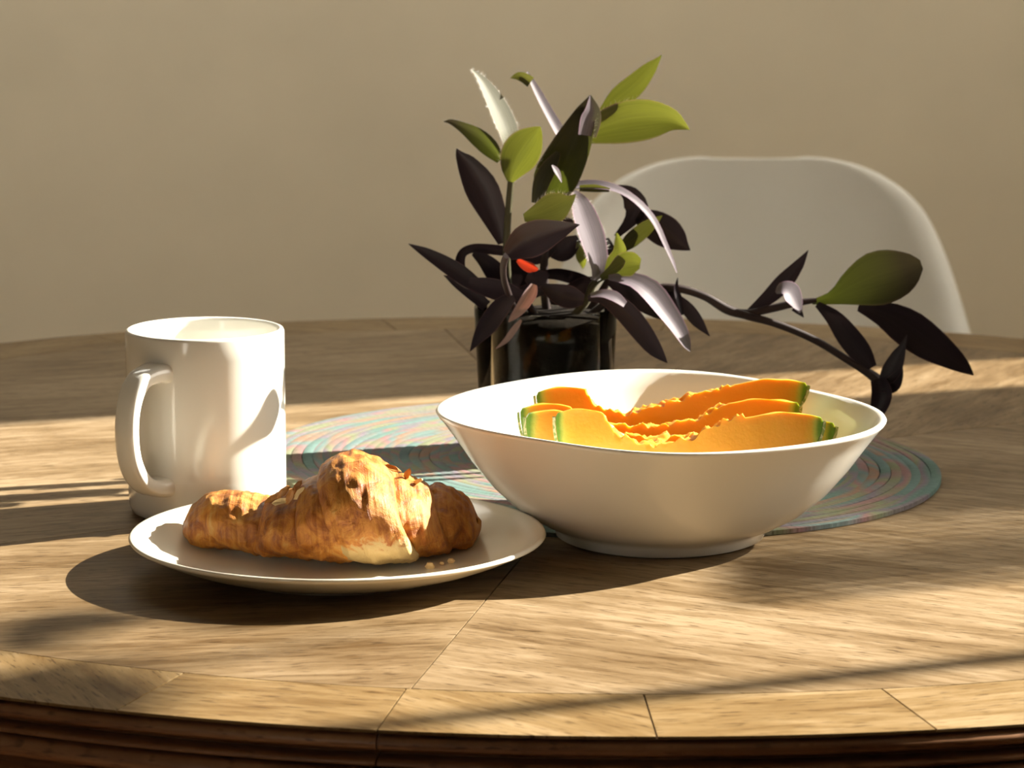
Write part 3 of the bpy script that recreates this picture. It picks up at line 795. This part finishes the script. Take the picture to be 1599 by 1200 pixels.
def roll(name, stations, seed, sh=0.0, mat=None, nseg=64, amp=1.0):
    """stations: (px, top_py, Yc, half_depth, base lift)"""
    st = catmull(stations, nseg); n = 84; v = []; uvs = []
    for i, (px, ty, yc, hd, bl) in enumerate(st):
        top = P(px, ty, yc); zb = TZ + ZP + bl
        hz = max((top.z - zb) / 2, 0.0012); zc = zb + hz; hd = max(hd, 0.001)
        for j in range(n):
            t = 2 * math.pi * j / n; c_, s_ = math.cos(t), math.sin(t)
            # flattened underside, round crown
            y = hd * math.copysign(abs(c_) ** 0.88, c_); z = hz * (s_ if s_ > 0 else -abs(s_) ** 0.75)
            p = Vector((top.x - sh / F * 1.4 * z / hz, yc + y, zc + z))
            q = Vector((p.x * 1.0, p.y, p.z))
            d = noise.noise(q * 70 + Vector((seed, 0, 0))) * 0.0020 + noise.noise(Vector((q.x * 330, q.y * 40, q.z * 40 + seed))) * 0.0009 + noise.noise(q * 190 + Vector((0, seed, 0))) * 0.0011 + noise.noise(q * 380) * 0.0005
            rad = Vector((0, y, z)); 
            if rad.length > 1e-6: p += rad.normalized() * d * amp
            p.z = max(p.z, TZ + max(ZP, dish_top(p.x, p.y) + 0.0006) + 0.0006 * abs(noise.noise(q * 150)))
            v.append(p); uvs.append((px / F * 1.45, t / 6.283 * 0.2 * 1.0 + seed))
    f = grid_faces(len(st), n, cv=True) + [tuple(range(n)), tuple(range((len(st) - 1) * n, len(st) * n))]
    return mesh(name, v, f, mat or M['pastry'], cro, uvs=uvs, sharp=75)
roll('pastry_roll', [(287, 828, 1.402, 0.004, 0.008), (290, 810, 1.402, 0.011, 0.004), (300, 792, 1.401, 0.016, 0.001), (322, 776, 1.398, 0.0205, 0), (350, 769, 1.394, 0.0235, 0), (380, 772, 1.390, 0.025, 0), (408, 779, 1.387, 0.0255, 0), (424, 786, 1.386, 0.0245, 0.001), (428, 810, 1.386, 0.018, 0.004)], 1)
roll('pastry_roll', [(404, 815, 1.387, 0.018, 0.004), (407, 786, 1.386, 0.026, 0.001), (420, 775, 1.383, 0.0290, 0), (445, 767, 1.380, 0.0312, 0), (468, 763, 1.378, 0.0325, 0), (490, 764, 1.376, 0.0322, 0), (500, 770, 1.376, 0.030, 0.001), (504, 800, 1.376, 0.022, 0.004)], 2, -8)
roll('pastry_roll', [(468, 800, 1.377, 0.022, 0.004), (471, 764, 1.376, 0.0328, 0.001), (486, 751, 1.374, 0.0348, 0), (510, 741, 1.372, 0.0356, 0), (540, 738, 1.371, 0.0358, 0), (560, 746, 1.371, 0.034, 0.001), (566, 780, 1.371, 0.026, 0.003)], 3, 4)
roll('pastry_roll', [(512, 785, 1.372, 0.022, 0.006), (515, 742, 1.371, 0.0335, 0.002), (530, 722, 1.370, 0.0372, 0.0004), (552, 712, 1.369, 0.0388, 0), (580, 711, 1.369, 0.0392, 0), (606, 720, 1.370, 0.0388, 0), (624, 733, 1.371, 0.0378, 0), (634, 748, 1.372, 0.0360, 0.0005), (639, 785, 1.373, 0.0270, 0.003)], 4, 18, M['pastry_pale'])
roll('pastry_roll', [(616, 790, 1.378, 0.022, 0.003), (620, 752, 1.379, 0.0285, 0.001), (640, 745, 1.381, 0.0302, 0), (662, 752, 1.383, 0.0300, 0), (680, 760, 1.386, 0.0285, 0), (692, 772, 1.388, 0.0255, 0.0005), (697, 805, 1.388, 0.016, 0.004)], 5, 13)
roll('pastry_roll', [(668, 800, 1.389, 0.018, 0.003), (672, 766, 1.390, 0.0248, 0.001), (692, 761, 1.393, 0.0258, 0), (712, 766, 1.396, 0.0242, 0), (728, 775, 1.399, 0.0212, 0), (740, 788, 1.402, 0.0165, 0.002), (747, 806, 1.404, 0.0090, 0.006), (748, 818, 1.404, 0.003, 0.010)], 6, 4)
# pale unbaked patch on the front of the middle roll, and loose flakes
def flake(px, py, Y, L, W, ang, mat, seed, parent=cro):
    c = P(px, py, Y); rnd = random.Random(seed)
    d = Vector((math.cos(ang), -0.25, math.sin(ang))).normalized(); s = d.cross(Vector((0.2, -0.7, 0.6))).normalized(); nn = d.cross(s)
    n = 9; v = []
    for k in (0, 1):
        for i in range(n):
            a = 2 * math.pi * i / n; r = 0.75 + 0.5 * rnd.random()
            v.append(c + d * L * r * math.cos(a) + s * W * r * math.sin(a) + nn * (0.0003 * (1 if k else -1) + 0.18 * L * math.cos(a) ** 2))
    f = [tuple(range(n - 1, -1, -1)), tuple(range(n, 2 * n))] + [(i, (i + 1) % n, n + (i + 1) % n, n + i) for i in range(n)]
    return mesh('flake', v, f, mat, parent, smooth=False)
rnd = random.Random(5)
for px, py, Y, L, W, an in ((424, 779, 1.372, 0.0045, 0.0016, 0.5), (440, 771, 1.368, 0.005, 0.0018, 0.8), (462, 763, 1.370, 0.0042, 0.0015, 1.0), (436, 784, 1.362, 0.004, 0.0016, 0.3), (452, 776, 1.360, 0.004, 0.0016, 1.2), (466, 772, 1.36, 0.004, 0.0014, 0.9),
                            (612, 731, 1.372, 0.0045, 0.0012, -0.3), (636, 741, 1.375, 0.0028, 0.0014, 1.2), (652, 752, 1.374, 0.003, 0.001, 0.6), (566, 780, 1.336, 0.0042, 0.0014, -0.5)):
    flake(px, py, Y, L, W, an, M['flake'] if rnd.random() < 0.85 else M['crumb'], int(px))
# crumbs on the plate
for k, (px, py, lb) in enumerate(((690, 880, 'pale pastry crumb on the plate below the middle of the croissant'), (704, 876, 'golden crumb on the plate, the one nearest the right tip of the croissant'), (672, 884, 'small dark crumb on the plate, the one nearest the plate edge'))):
    c = T(px, py, 0.0062 + 0.0012); n = 7; rr = 0.0009 + 0.0005 * (k % 3)
    v = [];
    for i in range(3):
        for j in range(n):
            a = 2 * math.pi * j / n; h = (-0.8, 0, 0.8)[i]; q = rr * (0.6, 1.0, 0.55)[i] * (0.8 + 0.4 * rnd.random())
            v.append(c + Vector((q * 1.4 * math.cos(a), q * math.sin(a), h * rr)))
    f = grid_faces(3, n, cv=True) + [tuple(range(n)), tuple(range(2 * n, 3 * n))]
    o = mesh('crumb', v, f, M['crumb'], None, smooth=False)
    o['label'] = lb; o['category'] = 'crumb'; o['group'] = 'crumbs on the plate'

# ------------------------------------------------------------------ potted plant in a glass tumbler
PY = 1.66
px_c = P(852, 560, PY).x
PO = Vector((px_c, PY, TZ + 0.0038))
plant = thing('potted_plant', 'purple-leaved trailing houseplant potted in a clear glass tumbler', 'plant', PO)
zr = P(852, 478, PY - 0.0).z - PO.z          # rim height
RT, RB = 0.0410, 0.0365
lathe('tumbler', [(RB - 0.004, 0.0006), (RB - 0.002, 0.0), (RB, 0.001), (RB + 0.0006, 0.004), (RT - 0.0002, zr - 0.001), (RT - 0.0004, zr), (RT - 0.0018, zr), (RT - 0.0024, zr - 0.002), (RB - 0.0018, 0.009), (RB - 0.006, 0.007)], M['glass'], plant, 72)
lathe('soil', [(RB - 0.007, 0.0078), (RB - 0.0024, 0.0098), (RB + (RT - RB) * 0.45 - 0.0026, zr * 0.45), (RB + (RT - RB) * 0.9 - 0.0027, zr * 0.90), (RB + (RT - RB) * 0.9 - 0.006, zr * 0.94), (0.02, zr * 0.97), (0.004, zr * 0.96)], M['soil'], plant, 48)

def to3(q, Yb): return P(q[0], q[1], Yb + (q[3] if len(q) > 3 else 0.0))
M['hair'] = plain('silvery_leaf_hair', (0.75, 0.72, 0.66), 0.5)
def leaf(pts, Yd, mode, mat, tilt=None, fold=0.22, n=15, twist=0.0, hairy=0):
    """pts: (px, py, half width px, extra depth) from base to tip or back; mode: lit / glow / dark picks which way the blade turns to the sun"""
    Yb = PY + Yd
    full = [tuple(q) + (0.0,) * (4 - len(q)) for q in pts]
    rs = catmull(full, n); cen = [to3(q, Yb) for q in rs]
    tl = {'lit': 48, 'glow': 18, 'dark': 14}[mode] if tilt is None else tilt
    v = []; uvs = []; nc = 7
    # one turn direction for the whole blade
    mid = n // 2; tt = (cen[mid + 1] - cen[mid - 1]).normalized(); vv = (cen[mid] - CAM).normalized()
    S = tt.cross(vv).normalized(); N0 = S.cross(tt)
    if N0.dot(vv) > 0: N0 = -N0
    best = None
    for sg in (1, -1):
        a = math.radians(tl) * sg; nn = N0 * math.cos(a) - S * math.sin(a); g = nn.dot(SUN)
        if mode == 'glow' or (mode == 'dark' and tilt is None): g = -g
        if best is None or g > best[0]: best = (g, sg)
    sg = best[1]
    for i, p in enumerate(cen):
        t = (cen[min(i + 1, n - 1)] - cen[max(i - 1, 0)]).normalized(); w = (p - CAM); dist = w.length; w.normalize()
        s = t.cross(w).normalized(); n0 = s.cross(t)
        if n0.dot(w) > 0: n0 = -n0
        a = math.radians(tl + twist * (i / (n - 1) - 0.5)) * sg
        s2 = s * math.cos(a) + n0 * math.sin(a); n2 = n0 * math.cos(a) - s * math.sin(a)
        hw = max(rs[i][2], 0.35) / F * dist / max(math.cos(a), 0.45)
        for j in range(nc):
            c = -1 + 2 * j / (nc - 1)
            pt = p + s2 * hw * c + n2 * hw * fold * (abs(c) ** 1.3 - 0.35)
            v.append(pt); uvs.append((j / (nc - 1), i / (n - 1)))
    lf = mesh('leaf', v, grid_faces(n, nc), M[mat], plant, uvs=uvs)
    if hairy:
        rh = random.Random(int(pts[0][0] * 7 + pts[0][1])); hv = []; hf = []
        for i in range(n - 1):
            for j, sgn in ((0, -1), (nc - 1, 1)):
                for q in range(hairy):
                    s_ = rh.random(); p = v[i * nc + j].lerp(v[(i + 1) * nc + j], s_)
                    d = (v[i * nc + j] - cen[i]); 
                    if d.length < 1e-5: continue
                    d = d.normalized() + (v[min(i + 1, n - 1) * nc + j] - v[i * nc + j]).normalized() * (rh.random() * 1.4 - 0.2) + Vector((rh.random() - .5, rh.random() - .5, rh.random() - .5)) * 0.5
                    d = d.normalized() * (0.0012 + 0.0022 * rh.random()); w_ = d.cross(p - CAM).normalized() * 0.00007
                    k = len(hv); hv += [p - w_, p + w_, p + d]; hf.append((k, k + 1, k + 2))
        h = mesh('leaf_hairs', hv, hf, M['hair'], lf, smooth=False); h['kind'] = 'stuff'
    return lf

def stem(pts, Yd, mat='stem', res=None):
    tube('stem', [P(q[0], q[1], PY + Yd + (q[3] if len(q) > 3 else 0)) for q in pts], [q[2] / F * PY for q in pts], M[mat], plant, n=10, res=res or 6 * len(pts))
# stems
stem([(806, 510, 7), (795, 455, 6), (791, 395, 6), (793, 340, 5.5), (798, 280, 5)], 0.0, 'stem_green')
stem([(856, 510, 7), (850, 440, 7), (852, 370, 6), (862, 320, 6), (875, 285, 5)], 0.01)
stem([(890, 500, 6), (915, 470, 6), (926, 445, 6), (945, 432, 5), (975, 432, 5)], -0.012, 'stem_green')
stem([(812, 505, 5, 0.10), (800, 475, 5, 0.085), (788, 440, 5, 0.045), (786, 415, 5, 0.01), (791, 399, 5, -0.002)], -0.114)
stem([(910, 500, 6), (940, 455, 6), (965, 410, 5), (985, 375, 4), (1005, 345, 3)], 0.018)
stem([(840, 500, 6), (812, 460, 6), (775, 445, 5.5), (735, 448, 5), (705, 430, 4)], -0.01)
stem([(905, 505, 6), (965, 462, 6), (1020, 450, 6), (1060, 451, 6.5), (1100, 463, 6.5), (1135, 483, 8), (1165, 493, 6.5), (1215, 507, 6), (1270, 530, 6), (1320, 560, 6), (1352, 580, 7), (1370, 594, 9), (1378, 612, 10), (1376, 634, 10), (1366, 660, 9), (1358, 684, 7, -0.004)], 0.0, res=90)
stem([(1138, 486, 6), (1170, 489, 6), (1205, 482, 6.5), (1240, 474, 6), (1275, 469, 4)], 0.002)
# crown
leaf([(790, 236, 5), (795, 214, 14), (783, 182, 16), (765, 147, 12), (750, 123, 6), (736, 108, 0.5)], 0.002, 'lit', 'leaf_sunlit_pale', 46, hairy=5)
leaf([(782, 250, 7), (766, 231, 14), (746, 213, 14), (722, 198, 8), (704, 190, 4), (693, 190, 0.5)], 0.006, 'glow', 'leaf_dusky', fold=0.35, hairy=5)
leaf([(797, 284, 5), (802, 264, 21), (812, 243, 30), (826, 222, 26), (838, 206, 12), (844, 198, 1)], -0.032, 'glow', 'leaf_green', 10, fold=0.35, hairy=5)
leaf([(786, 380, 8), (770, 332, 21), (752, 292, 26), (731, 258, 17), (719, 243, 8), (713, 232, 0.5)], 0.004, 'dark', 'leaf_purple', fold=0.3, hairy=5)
leaf([(882, 222, 6), (872, 203, 8), (855, 173, 7), (840, 145, 6), (828, 122, 3.5), (823, 112, 1)], 0.016, 'lit', 'leaf_sunlit', 40)
leaf([(829, 128, 9), (818, 121, 8), (808, 119, 6), (797, 122, 0.5)], 0.014, 'glow', 'leaf_olive')
leaf([(850, 318, 18), (868, 285, 34), (886, 250, 33), (902, 214, 27), (914, 182, 18), (920, 164, 11), (922, 149, 1)], -0.006, 'glow', 'leaf_dusky', 20, fold=0.45, hairy=5)
leaf([(838, 318, 8), (846, 285, 13), (858, 262, 12), (872, 238, 4)], -0.010, 'glow', 'leaf_olive')
leaf([(916, 212, 14), (921, 188, 16), (924, 172, 12), (922, 149, 1)], -0.012, 'lit', 'leaf_sunlit', 30)  # sunlit patch of the large upright leaf, laid on as a pale blade
leaf([(942, 176, 8), (966, 154, 17), (992, 132, 17), (1014, 108, 11), (1025, 96, 5), (1033, 86, 0.5)], 0.012, 'glow', 'leaf_green', 6, hairy=5)
leaf([(915, 214, 12), (942, 200, 26), (978, 190, 33), (1014, 186, 31), (1045, 187, 20), (1062, 194, 10), (1077, 203, 0.5)], 0.006, 'glow', 'leaf_green', 8, fold=0.28, hairy=5)
leaf([(818, 340, 6), (840, 335, 17), (862, 326, 24), (878, 318, 19), (890, 312, 8), (899, 303, 0.5)], -0.10, 'glow', 'leaf_olive', 6, hairy=5)
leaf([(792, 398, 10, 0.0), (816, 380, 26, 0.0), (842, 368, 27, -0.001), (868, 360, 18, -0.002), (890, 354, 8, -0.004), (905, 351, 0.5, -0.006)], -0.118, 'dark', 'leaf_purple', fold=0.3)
leaf([(873, 306, 2), (884, 306, 5), (892, 304, 5), (900, 302, 1)], -0.018, 'glow', 'leaf_green')
leaf([(862, 258, 1), (868, 266, 4), (873, 275, 3), (877, 285, 0.5)], -0.022, 'lit', 'leaf_sunlit')
leaf([(928, 438, 4), (934, 415, 13), (926, 380, 19), (914, 345, 19), (904, 318, 14), (895, 300, 5)], -0.020, 'lit', 'leaf_sunlit', 42, hairy=5)
leaf([(938, 434, 4), (956, 424, 10), (974, 414, 19), (988, 411, 18), (1000, 412, 8)], -0.020, 'glow', 'leaf_green', 8)
leaf([(948, 428, 6), (960, 412, 14), (968, 394, 11), (966, 378, 7), (963, 364, 1)], -0.018, 'glow', 'leaf_green', 8)
leaf([(898, 290, 6), (925, 289, 7), (952, 292, 6), (980, 304, 5), (1005, 325, 5), (1024, 350, 4.5), (1040, 385, 3.5), (1051, 410, 2.5), (1057, 427, 0.5)], 0.0, 'lit', 'leaf_sunlit', 52, n=22)
leaf([(905, 294, 5), (930, 294, 6), (952, 297, 3)], -0.002, 'dark', 'leaf_olive')
leaf([(962, 370, 4), (984, 346, 10), (994, 326, 19), (986, 306, 15), (972, 296, 8), (956, 290, 0.5)], 0.022, 'dark', 'leaf_purple')
leaf([(996, 336, 10), (1014, 346, 21), (1038, 360, 25), (1056, 374, 19), (1068, 384, 9), (1078, 391, 0.5)], 0.020, 'dark', 'leaf_purple')
leaf([(972, 388, 7), (986, 376, 12), (1004, 361, 12), (1020, 348, 8), (1034, 337, 0.5)], 0.010, 'glow', 'leaf_olive', 20)
leaf([(904, 372, 6), (888, 385, 17), (874, 396, 15), (860, 402, 1)], 0.012, 'dark', 'leaf_purple')
leaf([(902, 378, 2), (907, 398, 8), (910, 410, 6), (910, 420, 0.5)], 0.010, 'glow', 'leaf_green')
# lower left
leaf([(752, 452, 10), (720, 428, 14), (692, 410, 12), (666, 395, 8), (650, 387, 4), (638, 381, 0.5)], -0.012, 'dark', 'leaf_purple')
leaf([(760, 478, 9), (734, 456, 10), (712, 441, 7), (693, 430, 0.5)], -0.004, 'dark', 'leaf_purple')
leaf([(790, 392, 8), (762, 389, 8), (738, 388, 7), (722, 396, 7), (718, 415, 8), (724, 440, 8)], 0.004, 'dark', 'leaf_purple', n=20)
leaf([(738, 396, 3), (758, 408, 12), (776, 428, 16), (790, 446, 9)], -0.004, 'dark', 'leaf_purple')
leaf([(732, 442, 8), (760, 448, 15), (790, 456, 16), (815, 462, 8)], -0.018, 'dark', 'leaf_purple')
leaf([(800, 462, 8), (780, 480, 15), (760, 508, 15), (745, 530, 8), (734, 549, 0.5)], -0.046, 'dark', 'leaf_purple', 24, fold=0.35)
leaf([(800, 400, 8), (812, 425, 16), (806, 448, 14), (795, 470, 6)], 0.008, 'dark', 'leaf_purple')
leaf([(833, 444, 5), (827, 458, 10), (814, 478, 9), (803, 492, 6), (794, 503, 1)], -0.044, 'lit', 'leaf_dry', 30, fold=0.5)
leaf([(814, 500, 2), (803, 515, 5), (790, 532, 4), (774, 545, 0.5)], -0.046, 'dark', 'leaf_dry')
leaf([(808, 406, 3), (818, 413, 7), (829, 418, 8), (840, 421, 2)], -0.020, 'glow', 'leaf_red')
leaf([(822, 432, 6), (834, 436, 14), (846, 432, 12), (856, 428, 3)], -0.018, 'dark', 'leaf_purple')
leaf([(840, 430, 5), (868, 428, 9), (898, 434, 10), (922, 440, 6)], 0.006, 'dark', 'leaf_purple')
leaf([(846, 446, 4), (866, 456, 14), (890, 464, 18), (912, 468, 8)], -0.034, 'dark', 'leaf_purple')
leaf([(858, 470, 6), (884, 462, 14), (912, 446, 14), (934, 436, 4)], -0.006, 'dark', 'leaf_purple')
leaf([(795, 398, 9), (812, 390, 20), (840, 392, 20), (866, 384, 8)], 0.012, 'dark', 'leaf_purple')
leaf([(850, 452, 8), (826, 456, 13), (800, 468, 12), (775, 470, 4)], -0.012, 'dark', 'leaf_purple')
leaf([(846, 330, 12), (862, 345, 24), (880, 350, 16), (895, 345, 3)], 0.006, 'dark', 'leaf_purple')
leaf([(930, 430, 6), (944, 412, 12), (950, 392, 12), (948, 372, 3)], 0.010, 'dark', 'leaf_purple')
# lower right
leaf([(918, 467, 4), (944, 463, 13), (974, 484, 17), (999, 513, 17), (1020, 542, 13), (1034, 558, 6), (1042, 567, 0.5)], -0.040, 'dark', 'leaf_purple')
leaf([(922, 462, 3), (940, 459, 6), (960, 464, 8), (976, 476, 5)], -0.044, 'lit', 'leaf_sunlit', 40)  # sunlit upper half of the drooping leaf, added as a pale strip
leaf([(950, 434, 4), (986, 438, 11), (1014, 455, 17), (1035, 480, 16), (1054, 506, 13), (1066, 526, 10), (1073, 540, 6), (1078, 549, 0.5)], -0.022, 'lit', 'leaf_sunlit', 40, fold=0.3)
leaf([(952, 440, 6), (980, 455, 15), (1008, 475, 14), (1030, 492, 7), (1042, 500, 0.5)], -0.010, 'dark', 'leaf_purple')
leaf([(1040, 447, 7), (1050, 470, 11), (1056, 488, 7), (1059, 500, 0.5)], 0.0, 'dark', 'leaf_purple')
leaf([(1066, 492, 3), (1061, 470, 5), (1056, 452, 4), (1058, 434, 0.5)], -0.004, 'dark', 'leaf_purple', 30)
leaf([(1058, 464, 5), (1074, 482, 10), (1090, 503, 9), (1108, 525, 0.5)], 0.004, 'dark', 'leaf_purple')
# trailing stem leaves
leaf([(1168, 488, 4), (1198, 467, 11), (1224, 442, 14), (1245, 417, 9), (1254, 404, 5), (1262, 391, 0.5)], 0.004, 'dark', 'leaf_purple')
leaf([(1250, 488, 3), (1242, 470, 11), (1233, 457, 15), (1222, 452, 10), (1212, 458, 2)], -0.006, 'lit', 'leaf_sunlit', 44)
leaf([(1240, 480, 6), (1248, 487, 5), (1255, 496, 0.5)], -0.004, 'dark', 'leaf_purple')
leaf([(1268, 472, 4), (1300, 465, 11), (1332, 450, 29), (1366, 436, 42), (1400, 427, 38), (1425, 418, 24), (1439, 413, 7)], 0.002, 'glow', 'leaf_dusky', 6, fold=0.2)
leaf([(1340, 480, 6), (1380, 490, 20), (1416, 510, 29), (1452, 536, 27), (1486, 559, 18), (1506, 574, 10), (1520, 586, 1)], 0.008, 'dark', 'leaf_purple', fold=0.2)
leaf([(1276, 475, 5), (1302, 496, 13), (1324, 524, 18), (1345, 551, 17), (1362, 574, 8)], -0.002, 'dark', 'leaf_purple')
leaf([(1380, 596, 9), (1392, 580, 15), (1403, 556, 11), (1410, 540, 5), (1416, 523, 0.5)], -0.006, 'dark', 'leaf_purple')
leaf([(1376, 604, 8), (1392, 602, 13), (1402, 588, 9), (1408, 572, 2)], -0.008, 'dark', 'leaf_purple')
leaf([(1372, 592, 12), (1378, 614, 16), (1374, 634, 14), (1366, 652, 8)], -0.010, 'dark', 'leaf_purple', fold=0.5)

# unseen leafy branch added outside the window to dapple the near table edge
br = thing('shade_branch', 'leafy branch added unseen outside the window to shade the table edge', 'branch', (XR + 0.3, 1.85, TZ + 1.3))
def out_pt(yw, zw, dx=0.3):   # the same shadow, carried out along the sun's path
    return Vector((XR + dx, yw + dx * math.tan(AZ), TZ + zw + dx * math.tan(EL) / math.cos(AZ)))
tube('twig', [out_pt(1.75, 1.60), out_pt(1.80, 1.35), out_pt(1.84, 1.14), out_pt(1.90, 1.02)], [0.006, 0.005, 0.004, 0.002], M['stem'], br, res=16)
for yw, zw, a_, L_ in ((1.832, 1.095, 0.3, 0.05), (1.812, 1.130, 1.2, 0.05), (1.858, 1.120, -0.6, 0.05), (1.842, 1.160, 0.8, 0.05), (1.800, 1.185, 2.0, 0.045), (1.872, 1.165, -1.0, 0.045), (1.945, 1.120, 0.2, 0.04), (1.935, 1.06, -0.9, 0.022), (1.965, 1.105, 0.9, 0.03)):
    c = out_pt(yw, zw); v = []; n = 9
    for i in range(n):
        s = i / (n - 1); w = math.sin(math.pi * s) ** 0.8 * L_ * 0.5 + 0.0003
        d = Vector((0, math.cos(a_), math.sin(a_))); e = Vector((0.25, -math.sin(a_), math.cos(a_)))
        for k in (-1, 0, 1): v.append(c + d * (s - 0.5) * 2 * L_ + e * w * k + Vector((0.004 * (1 - abs(k)), 0, 0)))
    mesh('leaf', v, grid_faces(n, 3), M['leaf_olive'], br, uvs=[((k % 3) / 2, k / 27) for k in range(len(v))])
